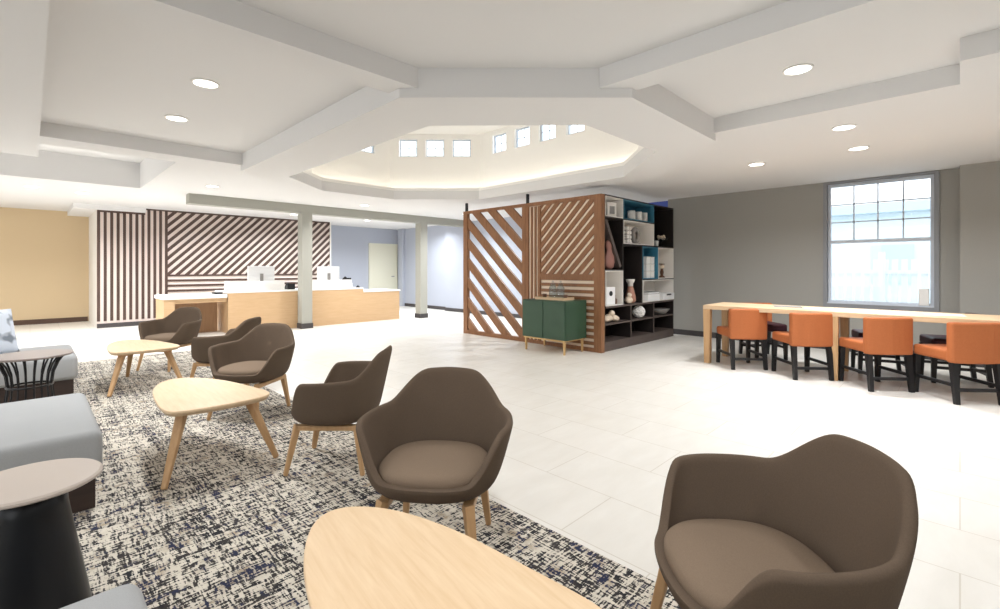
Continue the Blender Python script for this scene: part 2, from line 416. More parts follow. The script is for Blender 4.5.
for k in (1, 2): z = z0+(z1-z0)*k/3; f.box(.05, .066, -iw, iw, z-.009, z+.009)
f.build('muntin', 'vinyl', wo)
MB().box(.068, .072, -iw, iw, .05, hh-.05).build('pane', 'glass', wo)
MB().box(-.02, .03, -hw, hw, -.0, .02).build('window_sill', 'vinyl', wo)
lk = tag(MB().box(8.70, 8.755, .30, .41, .745, .98).build('alarm_sensor', 'white', bevel=.01), 'small white plastic box standing in the right bottom corner of the window', 'sensor')
lk.location.x = 8.79; lk.location.z = .741

# ------------------------------------------------------------------ outside the window
gp = struct(MB().box(9.4, 26, -9, 14, -.5, -.4).build('ground', 'concrete', origin=(9.4, 0, -.4)))
fo = thing('picket_fence', 'pale picket fence standing outside the window', 'fence', (12.6, 1, -.4))
rails = MB().box(-.03, .0, -4, 5, .35, .43).box(-.03, .0, -4, 5, 1.55, 1.63); rails.build('rail', 'fence', fo)
for y in (-3.95, -1.9, .1, 2.1, 4.1): MB().box(-.12, -.03, y, y+.1, 0, 2.0).build('post', 'fence', fo)
pk = MB()
for k in range(60):
    y = -4+k*.15; pk.box(0, .02, y, y+.1, .12, 1.85)
pk.build('pickets', 'fence', fo)
bo = thing('building', 'pale building with a low roof beyond the fence outside the window', 'building', (19, 2, -.4))
MB().box(0, 5, -6, 8, 0, 3.4).build('wall', 'facade', bo)
MB().prism([(-.4, -6.4), (5.4, -6.4), (5.4, 8.4), (-.4, 8.4)], 3.4, 3.7).build('roof', 'roof', bo)
for y in (-4, -1, 2, 5): MB().box(-.06, .0, y, y+1, 1.2, 2.4).build('window', 'roof', bo)

# ------------------------------------------------------------------ reception: slatted feature wall
YS = 12.9
fw = thing('slat_wall', 'slatted feature wall of dark strips on pale panels behind the reception desk', 'wall panel', (3.6, YS, 0))
b = MB().box(1.0, 1.82, YS, YS+.06, 0, 2.5).box(1.82, 6.14, YS, YS+.06, 0, 2.6); b.build('backing_panel', 'pink_panel', fw, world=True)
v = MB()
for k in range(12):
    x = 1.0+k*.108; zt = 2.5 if x < 1.8 else 2.6
    v.box(x, x+.05, YS-.03, YS, .14, zt-.03)
v.box(1.0, 1.82, YS-.032, YS, 2.46, 2.5).box(1.82, 2.23, YS-.032, YS, 2.57, 2.6)
v.build('vertical_slats', 'walnut_dark', fw, world=True)
def clip_slat(mb, poly, x0, x1, z0, z1, ya, yb):
    def cut(P, ax, lim, keep_gt):
        R = []
        for i in range(len(P)):
            a, b = P[i], P[(i+1) % len(P)]; ia = (a[ax] > lim) == keep_gt; ib = (b[ax] > lim) == keep_gt
            if ia: R.append(a)
            if ia != ib:
                t = (lim-a[ax])/(b[ax]-a[ax]); R.append((a[0]+(b[0]-a[0])*t, a[1]+(b[1]-a[1])*t))
        return R
    for ax, lim, kg in ((0, x0, True), (0, x1, False), (1, z0, True), (1, z1, False)):
        poly = cut(poly, ax, lim, kg)
        if len(poly) < 3: return False
    return poly
def diag_x(mb, x0, x1, z0, z1, ya, yb, pitch, width, ang):        # slats in an x-z plane
    c_, s_ = math.cos(ang), math.sin(ang); n = int(8/pitch)
    for k in range(-n, n):
        o_ = k*pitch; P = []
        for u, vv in ((-9, -width/2), (9, -width/2), (9, width/2), (-9, width/2)):
            P.append((x0+u*c_-(vv+o_)*s_, z0+u*s_+(vv+o_)*c_))
        P = clip_slat(mb, P, x0, x1, z0, z1, ya, yb)
        if P: mb.prism([(p[0], p[1]) for p in P], ya, yb, Matrix(((1,0,0,0),(0,0,1,0),(0,1,0,0),(0,0,0,1))))
def diag_y(mb, y0, y1, z0, z1, xa, xb, pitch, width, ang):
    c_, s_ = math.cos(ang), math.sin(ang); n = int(8/pitch)
    for k in range(-n, n):
        o_ = k*pitch; P = []
        for u, vv in ((-9, -width/2), (9, -width/2), (9, width/2), (-9, width/2)):
            P.append((y0+u*c_-(vv+o_)*s_, z0+u*s_+(vv+o_)*c_))
        P = clip_slat(mb, P, y0, y1, z0, z1, xa, xb)
        if P: mb.prism([(p[0], p[1]) for p in P], xa, xb, Matrix(((0,0,1,0),(1,0,0,0),(0,1,0,0),(0,0,0,1))))
dg = MB(); diag_x(dg, 2.24, 6.12, 1.12, 2.57, YS-.03, YS, .132, .064, PI/4)
dg.box(2.23, 6.12, YS-.032, YS, 2.565, 2.6).box(2.23, 6.12, YS-.032, YS, 1.08, 1.12)
dg.build('diagonal_slats', 'walnut_dark', fw, world=True)
hz = MB()
for k in range(7): z = .25+k*.118; hz.box(2.23, 6.12, YS-.03, YS, z, z+.05)
hz.build('horizontal_slats', 'walnut_dark', fw, world=True)
MB().box(1.0, 6.14, YS-.05, YS, 0, .09).build('base', 'dark_base', fw, world=True)
MB().box(6.125, 6.16, YS-.04, YS+.8, 0, 2.6).build('end_panel', 'white_matte', fw, world=True)

# reception desk
rd = thing('reception_desk', 'long light maple reception desk behind the grey columns', 'desk', (4.6, 10.2, 0))
MB().box(2.70, 5.57, 9.97, 10.05, 0, .80).box(5.57, 6.57, 9.97, 10.05, 0, .70).box(6.49, 6.57, 10.05, 10.75, 0, .70).box(2.70, 2.78, 10.05, 10.8, 0, .80).build('front_panel', 'maple', rd, world=True)
MB().box(2.68, 5.57, 9.96, 10.8, .78, .812).build('counter', 'white', rd, world=True)
MB().box(5.57, 6.59, 9.95, 10.8, .70, .735).build('low_counter', 'white', rd, world=True)
MB().box(2.80, 3.83, 10.16, 10.24, .81, 1.0).box(2.80, 2.84, 10.24, 10.6, .81, 1.0).box(3.79, 3.83, 10.24, 10.6, .81, 1.0).build('screen_panel', 'white', rd, world=True)
MB().box(4.30, 5.37, 10.16, 10.24, .81, 1.0).box(4.30, 4.34, 10.24, 10.6, .81, 1.0).build('screen_panel', 'white', rd, world=True)
ad = thing('side_desk', 'low light maple side desk with an open knee space, left of the reception desk', 'desk', (2.2, 10.3, 0))
MB().box(1.66, 2.68, 9.95, 10.75, .70, .765).build('counter', 'white', ad, world=True)
MB().box(1.68, 1.84, 9.98, 10.73, 0, .70).build('side_panel', 'maple', ad, world=True)
MB().box(1.84, 2.68, 10.0, 10.04, .62, .70).build('apron', 'maple', ad, world=True)
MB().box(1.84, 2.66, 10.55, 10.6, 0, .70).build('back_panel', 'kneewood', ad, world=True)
def monitor(x, label):
    t = thing('monitor', label, 'monitor', (x, 10.52, .812), 0, 'white monitors on the reception desk')
    MB().box(-.27, .27, -.02, .02, .15, .50).build('housing', 'screen', t, bevel=.01)
    MB().box(-.25, .25, .02, .022, .17, .48).build('screen', 'black', t)
    MB().box(-.03, .03, -.045, -.02, .0, .34).build('stand', 'stone', t)
    MB().box(-.11, .11, -.12, .08, 0, .015).build('foot', 'screen', t)
    return t
monitor(3.48, 'white monitor seen from behind, left of the square column on the desk')
monitor(4.97, 'white monitor seen from behind, right of the square column on the desk')
def phone(x, y, z, label, rz=0):
    t = thing('desk_phone', label, 'phone', (x, y, z), rz, 'black desk phones')
    MB().prism([(-.09, 0), (.09, 0), (.09, .03), (-.09, .12)], -.08, .08, Matrix(((0,0,1,0),(1,0,0,0),(0,1,0,0),(0,0,0,1)))).build('base', 'black', t)
    MB().tube([(-.05, -.085, .115), (-.05, -.04, .135), (-.05, .04, .10), (-.05, .085, .06)], .02).build('handset', 'black', t)
    return t
phone(3.97, 10.25, .812, 'black desk phone beside the left white screen panel on the desk')
phone(5.37, 10.42, .812, 'black desk phone behind the right white screen panel').location.z = .92
cb = tag(MB().box(5.26, 5.48, 10.32, 10.52, .812, .92).build('document_box', 'white', bevel=.005), 'white box carrying the phone behind the right screen panel', 'box')
bl = thing('desk_bell', 'small black bell on the reception desk right of the screen panel', 'bell', (5.5, 10.1, .812))
MB().lathe([(.045, 0), (.045, .012), (.035, .03), (.012, .045), (.006, .055), (0, .056)], 16).build('dome', 'black', bl, smooth=True)
MB().lathe([(.052, 0), (.052, .008), (0, .008)], 16).build('foot', 'black', bl)
tm = tag(MB().prism([(2.5, 10.1), (2.64, 10.1), (2.64, 10.3), (2.5, 10.3)], .765, .80).build('card_terminal', 'black', bevel=.006), 'small flat black card terminal on the low side desk', 'terminal')

# ------------------------------------------------------------------ slatted partitions and bookcase
XP = 6.02
pt = thing('slatted_screen', 'open walnut screen with wide diagonal slats, left of the green cabinet', 'screen', (XP, 6.05, 0))
f = MB(); y0, y1, ZP = 5.26, 6.86, 2.37
f.box(XP-.035, XP+.035, y0, y0+.07, 0, ZP).box(XP-.035, XP+.035, y1-.11, y1, 0, ZP).box(XP-.035, XP+.035, y0+.07, y1-.11, ZP-.05, ZP).box(XP-.035, XP+.035, y0+.07, y1-.11, 0, .07)
f.build('frame', 'walnut', pt, world=True)
def one_slats(parent):
    y0_, y1_, z0_, z1_ = y0+.07, y1-.11, .07, ZP-.05
    ang = math.radians(42); c_, s_ = math.cos(ang), math.sin(ang); pitch, width = .285, .142
    for k in range(-14, 14):
        o_ = k*pitch+.02; P = []
        for u, vv in ((-9, -width/2), (9, -width/2), (9, width/2), (-9, width/2)):
            P.append((y0_+u*c_-(vv+o_)*s_, z0_+u*s_+(vv+o_)*c_))
        m_ = MB(); P = clip_slat(m_, P, y0_, y1_, z0_, z1_, 0, 0)
        if P:
            m_.prism(P, XP-.022, XP+.022, Matrix(((0,0,1,0),(1,0,0,0),(0,1,0,0),(0,0,0,1)))); m_.build('slat', 'walnut', parent, world=True)
one_slats(pt)
MB().box(XP-.02, XP+.02, y1-.08, y1-.04, ZP, 2.53).build('ceiling_post', 'black', pt, world=True)
p2 = thing('slatted_screen', 'backed walnut screen of narrow slats in three directions behind the green cabinet', 'screen', (XP, 4.5, 0))
y0, y1 = 3.76, 5.26
MB().box(XP+.0, XP+.04, y0+.02, y1-.02, .03, ZP-.03).build('backing_panel', 'cream_panel', p2, world=True)
f = MB(); f.box(XP-.03, XP+.06, y0, y0+.13, 0, ZP).box(XP-.03, XP+.06, y1-.07, y1, 0, ZP).box(XP-.03, XP+.06, y0+.13, y1-.07, ZP-.06, ZP).box(XP-.03, XP+.06, y0+.13, y1-.07, 0, .06)
f.box(XP-.03, XP, 4.93, 4.985, .06, ZP-.07).box(XP-.03, XP, y0+.13, 4.93, 1.12, 1.17)
f.build('frame', 'walnut', p2, world=True)
v = MB(); v.box(XP-.02, XP, 5.03, 5.065, .06, ZP-.07).box(XP-.02, XP, 5.11, 5.145, .06, ZP-.07); v.build('vertical_slats', 'walnut', p2, world=True)
dg = MB(); diag_y(dg, y0+.13, 4.93, 1.17, ZP-.06, XP-.02, XP, .118, .072, -PI/4); dg.build('diagonal_slats', 'walnut', p2, world=True)
hz = MB()
for k in range(11): z = .10+k*.097; hz.box(XP-.02, XP, y0+.13, 4.93, z, z+.052)
hz.build('horizontal_slats', 'walnut', p2, world=True)
MB().box(XP-.02, XP+.02, y1-.05, y1-.01, ZP, 2.53).build('ceiling_post', 'black', p2, world=True)

YB, YD = 3.78, 4.14
bc = thing('bookcase', 'tall dark bookcase with white and blue cubbies against the grey wall', 'bookcase', (7.3, YB, 0))
t = .025
X0, XA, XM, XC, X1 = 6.10, 6.65, 7.28, 7.70, 8.49
f = MB()
f.box(X0, X1, YD, YD+.02, 0, 2.38)                                      # back
f.box(X0, X0+t, YB, YD, .12, 2.38).box(X1-t, X1, YB, YD, .12, 2.38).box(X0+t, X1-t, YB, YD, 2.355, 2.38)
f.build('carcass', 'espresso', bc, world=True)
MB().box(X0, X1, YB+.0, YD, 0, .12).build('plinth', 'shelf_edge', bc, world=True)
f = MB(); f.box(X0+t, X1-t, YB-.012, YD, .655, .685).build('shelf', 'shelf_edge', bc, world=True)
f = MB(); f.box(X0+t, X1-t, YB-.004, YD, .395, .418).build('shelf', 'shelf_edge', bc, world=True)
MB().box(X0+t, X1-t, YB-.004, YD, .12, .14).build('shelf', 'shelf_edge', bc, world=True)
for xx in (6.90, 7.69):
    dv = MB().box(xx-.013, xx+.013, YB, YD, .14, .655).build('divider', 'espresso', bc, world=True)
    eg = MB().box(xx-.013-bc.location.x, xx+.013-bc.location.x, -.006, 0, .14, .655).build('edge_strip', 'shelf_edge', dv)
MB().box(XM-.012, XM+.012, YB, YD, .685, 1.64).build('divider', 'espresso', bc, world=True)
MB().box(XA-.012, XA+.012, YB, YD, .685, 2.355).build('divider', 'espresso', bc, world=True)
MB().box(XC-.012, XC+.012, YB, YD, 1.66, 2.355).build('divider', 'espresso', bc, world=True)
MB().box(X0+t, XA-.012, YB, YD, 1.225, 1.245).build('shelf', 'espresso', bc, world=True)
MB().box(XA+.012, X1-t, YB, YD, 1.63, 1.655).build('shelf', 'espresso', bc, world=True)
MB().box(XM+.012, X1-t, YB, YD, 1.06, 1.08).build('shelf', 'espresso', bc, world=True)
MB().box(X0+t, XC-.012, YB, YD, 2.03, 2.05).build('shelf', 'espresso', bc, world=True)
def liner(x0, x1, z0, z1, m):
    q = .012; b_ = MB()
    b_.box(x0, x1, YD-.012, YD, z0, z1).box(x0, x0+q, YB-.012, YD-.012, z0, z1).box(x1-q, x1, YB-.012, YD-.012, z0, z1)
    b_.box(x0+q, x1-q, YB-.012, YD-.012, z0, z0+q).box(x0+q, x1-q, YB-.012, YD-.012, z1-q, z1)
    o_ = b_.build('cubby', m, bc, world=True); o_['label'] = ('blue' if m == 'blue_box' else 'white')+' cubby lining'
liner(X0+t, XA-.012, 2.05, 2.355, 'white_matte'); liner(XA+.012, XC-.012, 2.05, 2.355, 'blue_box')
liner(XA+.012, XC-.012, 1.655, 2.03, 'white_matte'); liner(X0+t, XA-.012, .685, 1.225, 'white_matte')
liner(XM+.012, 7.84, 1.08, 1.63, 'blue_box'); liner(7.84, X1-t, 1.08, 1.63, 'white_matte'); liner(XM+.012, X1-t, .685, 1.06, 'white_matte')
MB().bar((6.17, 3.89, 2.0), (6.60, 3.89, 1.28), .06, .06, .2, .2, up=(0, 1, 0)).build('diagonal_divider', 'shelf_edge', bc, world=True)
YI = 3.87
# things on the shelves
pf = thing('photo_frame', 'small white picture frame with dark edge in the top left white cubby', 'frame', (6.44, YI-.02, 2.063), -.3)
MB().box(-.09, .09, 0, .02, 0, .23).build('border', 'white', pf); MB().box(-.05, .05, -.004, 0, .05, .17).build('picture', 'greypaper', pf); MB().box(-.09, .09, .02, .06, 0, .23).build('backing', 'black', pf)
mg = None
for k, (x, lb) in enumerate(((7.08, 'white mug in the blue top cubby, leftmost of three'), (7.31, 'white mug in the blue top cubby, middle of three'), (7.50, 'white mug in the blue top cubby, rightmost of three'))):
    if mg is None:
        mg = thing('mug', lb, 'mug', (x, YI, 2.063), 0, 'white mugs in the blue cubby')
        MB().lathe([(.06, 0), (.065, .02), (.065, .155), (.057, .155), (.057, .02), (0, .015)], 20).build('cup', 'white', mg, smooth=True)
        MB().tube([(-.06, 0, .12), (-.10, 0, .11), (-.10, 0, .05), (-.06, 0, .04)], .009).build('handle', 'white', mg, smooth=True)
    else: dup(mg, lb, (x, YI, 2.063), .4*k)
sr = thing('block_rack', 'small grey rack of pale blocks in the middle white cubby', 'ornament', (6.95, YI, 1.668))
f = MB()
for i in range(2):
    for k in range(4): f.box(-.07+i*.075, -.005+i*.075, -.04, .04, .012+k*.07, .066+k*.07)
f.build('blocks', 'white', sr, bevel=.006); MB().box(-.08, .08, .04, .055, 0, .30).box(-.08, .08, -.04, .04, 0, .01).build('rack', 'stone', sr)
rs = thing('ring_sculpture', 'grey stone ring sculpture on a foot in the middle white cubby', 'sculpture', (7.22, YI, 1.668))
MB().tube([(.095*math.cos(a*PI/12), 0, .145+.105*math.sin(a*PI/12)) for a in range(24)], .04, 10, True).build('ring', 'stone', rs, smooth=True)
MB().box(-.08, .08, -.05, .05, 0, .02).build('foot', 'stone', rs)
ct = tag(MB().lathe([(.03, 0), (.035, .1), (.03, .1), (.027, .01), (0, .01)], 16).build('cup', 'white', smooth=True), 'tiny white cup in the upper right black compartment', 'cup'); ct.location = (7.93, YI-.03, 1.656)
bw = thing('ornament_stand', 'clear dish ornament with pink flowers in the upper right black compartment', 'ornament', (8.18, YI, 1.656))
MB().lathe([(.06, 0), (.06, .012), (.012, .03), (.012, .08), (.10, .12), (.12, .16), (.11, .16), (.02, .12), (0, .12)], 20).build('dish', 'bottle_glass', bw, smooth=True)
f = MB()
for k in range(7): a = k*.9; f.ball((.06*math.cos(a), .05*math.sin(a), .16+.015*(k % 3)), .03, 1)
f.build('flowers', 'coral', bw, smooth=True)
vi = thing('wooden_ornament', 'pinkish hourglass-shaped wooden ornament in the black compartment with the diagonal plank', 'ornament', (6.37, 3.86, 1.246))
MB().lathe([(.05, 0), (.10, .03), (.125, .11), (.115, .19), (.07, .27), (.065, .31), (.095, .37), (.09, .42), (.04, .46), (.02, .47), (0, .47)], 24).build('body', 'pinkwood', vi, smooth=True).scale = (1, .5, 1)
MB().lathe([(.018, .46), (.016, .58), (.024, .6), (0, .62)], 12).build('neck', 'brown', vi, smooth=True)
va = thing('vase', 'tall rose vase with a white neck in the black middle compartment', 'vase', (7.05, YI, .686))
va.scale = (.84, .84, .84)
MB().lathe([(.075, 0), (.105, .05), (.10, .14), (.065, .27), (.05, .33), (0, .33)], 24).build('body', 'rose', va, smooth=True)
MB().lathe([(.05, .33), (.05, .38), (.08, .43), (.085, .47), (.07, .47), (.04, .38), (0, .36)], 24).build('neck', 'white_matte', va, smooth=True)
rk = tag(MB().ball((0, 0, .06), .08, 2, (1, .8, .75)).ball((.02, 0, .14), .05, 2, (1, .8, .8)).build('rock', 'coral', smooth=True), 'cream and brown rock beside the rose vase', 'rock'); rk.location = (6.885, YI-.06, .686)
xb = None; k = 0
for r, rn in enumerate(('bottom', 'middle', 'top')):
    for cix, cn in enumerate(('left', 'right')):
        loc = (7.57+cix*.15, YI, 1.0925+r*.125); lb = 'small white box in the blue cubby, %s row, %s one' % (rn, cn)
        if xb is None:
            xb = thing('small_box', lb, 'box', loc, 0, 'white boxes stacked in the blue cubby')
            MB().box(-.068, .068, -.06, .06, 0, .10).build('box_body', 'white', xb, bevel=.004); MB().box(-.07, .07, -.062, .062, .10, .122).build('lid', 'white_matte', xb, bevel=.003)
        else: dup(xb, lb, loc)
hg = thing('figurine', 'brown and white figurine in the right white cubby', 'figurine', (8.2, YI, 1.0925))
MB().lathe([(.06, 0), (.06, .015), (.025, .04), (.035, .1), (.02, .16), (0, .17)], 16).build('body', 'brown', hg, smooth=True)
MB().ball((0, 0, .2), .045).build('head', 'coral', hg, smooth=True); MB().box(-.06, .06, -.03, .03, .24, .255).build('top', 'brown', hg)
def book(x, y, z, w, dp, h, m, label, rz=0):
    t_ = thing('book', label, 'book', (x, y, z), rz, 'books lying in the right white cubby')
    MB().box(-w/2, w/2, -dp/2, dp/2, 0, .006).box(-w/2, w/2, -dp/2, dp/2, h-.006, h).box(w/2-.006, w/2, -dp/2, dp/2, .006, h-.006).build('cover', m, t_)
    MB().box(-w/2+.005, w/2-.006, -dp/2+.005, dp/2-.005, .006, h-.006).build('pages', 'paper', t_)
zz = .698
for h, m, lb in ((.07, 'paper', 'thick white book, bottom of the left pile in the right white cubby'), (.05, 'white', 'white book under the grey one in the left pile'), (.035, 'greypaper', 'grey book on top of the left pile in the white cubby')):
    book(7.66, YI, zz, .42, .24, h, m, lb); zz += h
zz = .698
for h, m, lb in ((.06, 'white', 'white book, bottom of the right pile in the white cubby'), (.055, 'paper', 'white book on top of the right pile, dark mark on its spine')):
    book(8.21, YI, zz, .44, .26, h, m, lb); zz += h
mk = MB().box(8.12, 8.3, YI-.134, YI-.131, .775, .80).build('dark_mark', 'black', [o_ for o_ in C.objects if o_.get('label', '').startswith('white book on top of the right')][0], world=True)
cd = thing('white_card', 'white card printed with a dark round motif in the lower left white cubby', 'card', (6.39, YI-.03, .698), -.15)
MB().box(-.10, .10, 0, .02, 0, .27).build('board', 'paper', cd); MB().lathe([(.04, 0), (.04, .003), (0, .003)], 18).build('motif', 'black', cd).matrix_local = Matrix.Translation((0, 0, .17)) @ Matrix.Rotation(PI/2, 4, 'X')
bt = tag(MB().lathe([(.035, 0), (.035, .07), (.012, .10), (.012, .14), (0, .14)], 16).build('bottle', 'brown', smooth=True), 'small brown bottle beside the white card in the lower cubby', 'bottle'); bt.location = (6.555, YI, .698)
sh = tag(MB().ball((0, 0, .05), .075, 2, (1, .8, .7)).ball((.12, .02, .06), .08, 2, (1, .8, .8)).ball((.24, 0, .05), .07, 2, (1.1, .8, .7)).ball((.13, -.02, .13), .05, 2).ball((.32, 0, .03), .04, 2).build('shell_cluster', 'coral', smooth=True), 'cream shell cluster on the lower left shelf', 'ornament'); sh.location = (6.43, YI, .42)
lt = MB()
ret = bmesh.ops.create_icosphere(lt.bm, subdivisions=2, radius=.095)
op = tag(lt.build('lattice_ball', 'white'), 'white openwork ball on the lower middle shelf', 'ornament'); op.location = (7.33, YI, .43)
wf = op.modifiers.new('wire', 'WIREFRAME'); wf.thickness = .03
bo2 = tag(MB().lathe([(.06, 0), (.12, .02), (.19, .09), (.2, .11), (.18, .11), (.1, .03), (0, .025)], 24).build('bowl', 'stone', smooth=True), 'grey bowl on the lower right shelf of the bookcase', 'bowl'); bo2.location = (8.12, YI+.03, .419)

# ------------------------------------------------------------------ green cabinet
gc = thing('green_cabinet', 'dark green two-door cabinet on slim brass legs before the slatted screen', 'cabinet', (5.69, 4.42, 0))
MB().box(5.44, 5.96, 4.0, 4.825, .21, .78).build('body', 'green', gc, bevel=.004, world=True)
MB().box(5.422, 5.44, 4.01, 4.408, .22, .765).build('door', 'green', gc, bevel=.003, world=True); MB().box(5.422, 5.44, 4.416, 4.815, .22, .765).build('door', 'green', gc, bevel=.003, world=True)
MB().box(5.44, 5.95, 4.02, 4.805, .19, .21).build('leg_frame', 'brass', gc, world=True)
for x in (5.47, 5.92):
    for y in (4.05, 4.78): MB().bar((x, y, .195), (x, y, 0), .032, .022).build('leg', 'brass', gc, world=True)
tr = thing('tray', 'shallow pale wood tray on the green cabinet', 'tray', (5.70, 4.41, .78))
MB().box(-.14, .14, -.27, .27, 0, .012).build('bottom', 'oak', tr)
MB().box(-.14, -.128, -.27, .27, .012, .04).box(.128, .14, -.27, .27, .012, .04).box(-.128, .128, -.27, -.258, .012, .04).box(-.128, .128, .258, .27, .012, .04).build('rim', 'oak', tr)
ds = None
for (y, lb) in ((4.47, 'clear glass drinks jar on the tray, nearer the left end'), (4.32, 'clear glass drinks jar on the tray, nearer the right end')):
    if ds is None:
        ds = thing('glass_jar', lb, 'jar', (5.74, y, .792), 0, 'clear glass jars on the cabinet')
        MB().lathe([(.05, 0), (.062, .02), (.062, .16), (.04, .2), (.04, .225), (.034, .225), (.034, .2), (.055, .16), (.055, .03), (0, .02)], 20).build('body', 'bottle_glass', ds, smooth=True)
        MB().lathe([(.042, .225), (.042, .24), (.012, .25), (.014, .275), (0, .28)], 16).build('lid', 'bottle_glass', ds, smooth=True)
    else: dup(ds, lb, (5.74, y, .792))
for y, lb in ((4.60, 'small dark tumbler left of the glass jars'), (4.20, 'small dark tumbler right of the glass jars')):
    tb = tag(MB().lathe([(.028, 0), (.034, .07), (.03, .07), (.025, .01), (0, .01)], 16).build('tumbler', 'brown', smooth=True), lb, 'tumbler', 'dark tumblers on the cabinet'); tb.location = (5.70, y, .793)

# ------------------------------------------------------------------ dining tables and orange chairs
t_ = thing('work_table', 'long oak table below the window, from the bookcase side to the right edge', 'table', (6.67, .4, 0))
MB().box(6.36, 7.12, -1.6, 2.43, .715, .77).build('tabletop', 'table_oak', t_, bevel=.004, world=True)
for x in (6.405, 7.075):
    for y in (2.385, 1.0, -1.55): MB().bar((x, y, .715), (x, y, 0), .085, .07).build('leg', 'oak_leg', t_, world=True)
def chair(label, loc, rz, m, ms, group):
    t_ = thing('dining_chair', label, 'chair', loc, rz, group)                 # faces local -y ; back legs at +y
    MB().box(-.215, .215, -.23, .20, .385, .49).build('seat', ms, t_, bevel=.025, seg=3)
    b_ = MB(); n = 8; z0, z1 = .375, .755
    P = [(-.225+.45*k/n, .235-.03*(1-(2*k/n-1)**2)*-1) for k in range(n+1)]
    Q = [(x, y-.075) for x, y in P][::-1]
    b_.prism(P+Q, z0, z1); b_.build('backrest', m, t_, bevel=.02, seg=3)
    for sx in (-1, 1):
        MB().bar((sx*.19, -.205, .39), (sx*.195, -.215, 0), .05, .036).build('leg', 'black_leg', t_)
        MB().bar((sx*.19, .20, .39), (sx*.195, .245, 0), .05, .036).build('leg', 'black_leg', t_)
        MB().bar((sx*.192, -.20, .17), (sx*.192, .225, .17), .022, .022, .03, .03).build('stretcher', 'black_leg', t_)
    MB().bar((-.19, .225, .13), (.19, .225, .13), .022, .022, .03, .03).build('stretcher', 'black_leg', t_)
    return t_
G1 = 'orange chairs along the front of the work table'
spots = [((6.17, 1.99), 'orange vinyl dining chair beside the far left leg of the work table'), ((6.09, 1.31), 'orange vinyl dining chair just left of the table\'s middle leg'),
         ((6.06, .64), 'orange vinyl dining chair just right of the table\'s middle leg'), ((6.04, .02), 'orange vinyl dining chair nearest the right edge of the photo')]
def fz(fx, fy): return math.atan2(fy, fx)+PI/2
face = math.radians(41)
rz = face + PI/2
first = None
for (x, y), lb in spots:
    # (x, y) is the rear left foot, at local (.195, .245) as seen from behind the chair
    c_, s_ = math.cos(rz), math.sin(rz); lx, ly = -.195*-1, .245
    ox, oy = x-(lx*c_-ly*s_), y-(lx*s_+ly*c_)
    if first is None: first = chair(lb, (ox, oy, 0), rz, 'orange', 'orange', G1)
    else: dup(first, lb, (ox, oy, 0), rz)
G2 = 'chairs on the window side of the work table'
chair('orange and plum dining chair on the window side, at the far end of the table', (7.36, 1.98, 0), -PI/2+.75, 'orange', 'plum', G2)
pl = chair('plum dining chair on the window side, just right of the middle table legs', (7.27, .70, 0), fz(-.3, .95), 'plum', 'plum', G2)
dup(pl, 'plum dining chair on the window side between the two nearest orange chairs', (7.27, .06, 0), fz(-.3, .95))
def sheet(x, y, rz, lb, w=.22, l=.3):
    s_ = tag(MB().box(-w/2, w/2, -l/2, l/2, 0, .004).build('paper_sheet', 'paper', origin=(0, 0, 0)), lb, 'paper', 'papers on the work table'); s_.location = (x, y, .7705); s_.rotation_euler = (0, 0, rz)
sheet(6.72, 1.2, .2, 'white paper sheet at the middle of the long table'); sheet(6.7, .55, -.1, 'white paper sheet on the long table, left of the pair near the right edge'); sheet(6.75, .12, .15, 'white paper sheet on the long table, nearest the right edge')
MGo = thing('magazine', 'dark magazine lying flat on the long table', 'magazine', (6.8, 1.55, .77), .3)
MB().box(-.11, .11, -.15, .15, .001, .008).build('cover', 'greypaper', MGo); MB().box(-.108, .108, -.148, .148, 0, .001).build('pages', 'paper', MGo)

# ------------------------------------------------------------------ rug
rg = tag(MB().box(-2.6, 1.75, -1.6, 8.27, 0, .012).build('area_rug', 'rug', origin=(0, 0, 0)), 'large woven rug of ivory, charcoal and navy strokes under the lounge seating', 'rug')
ZF = .015

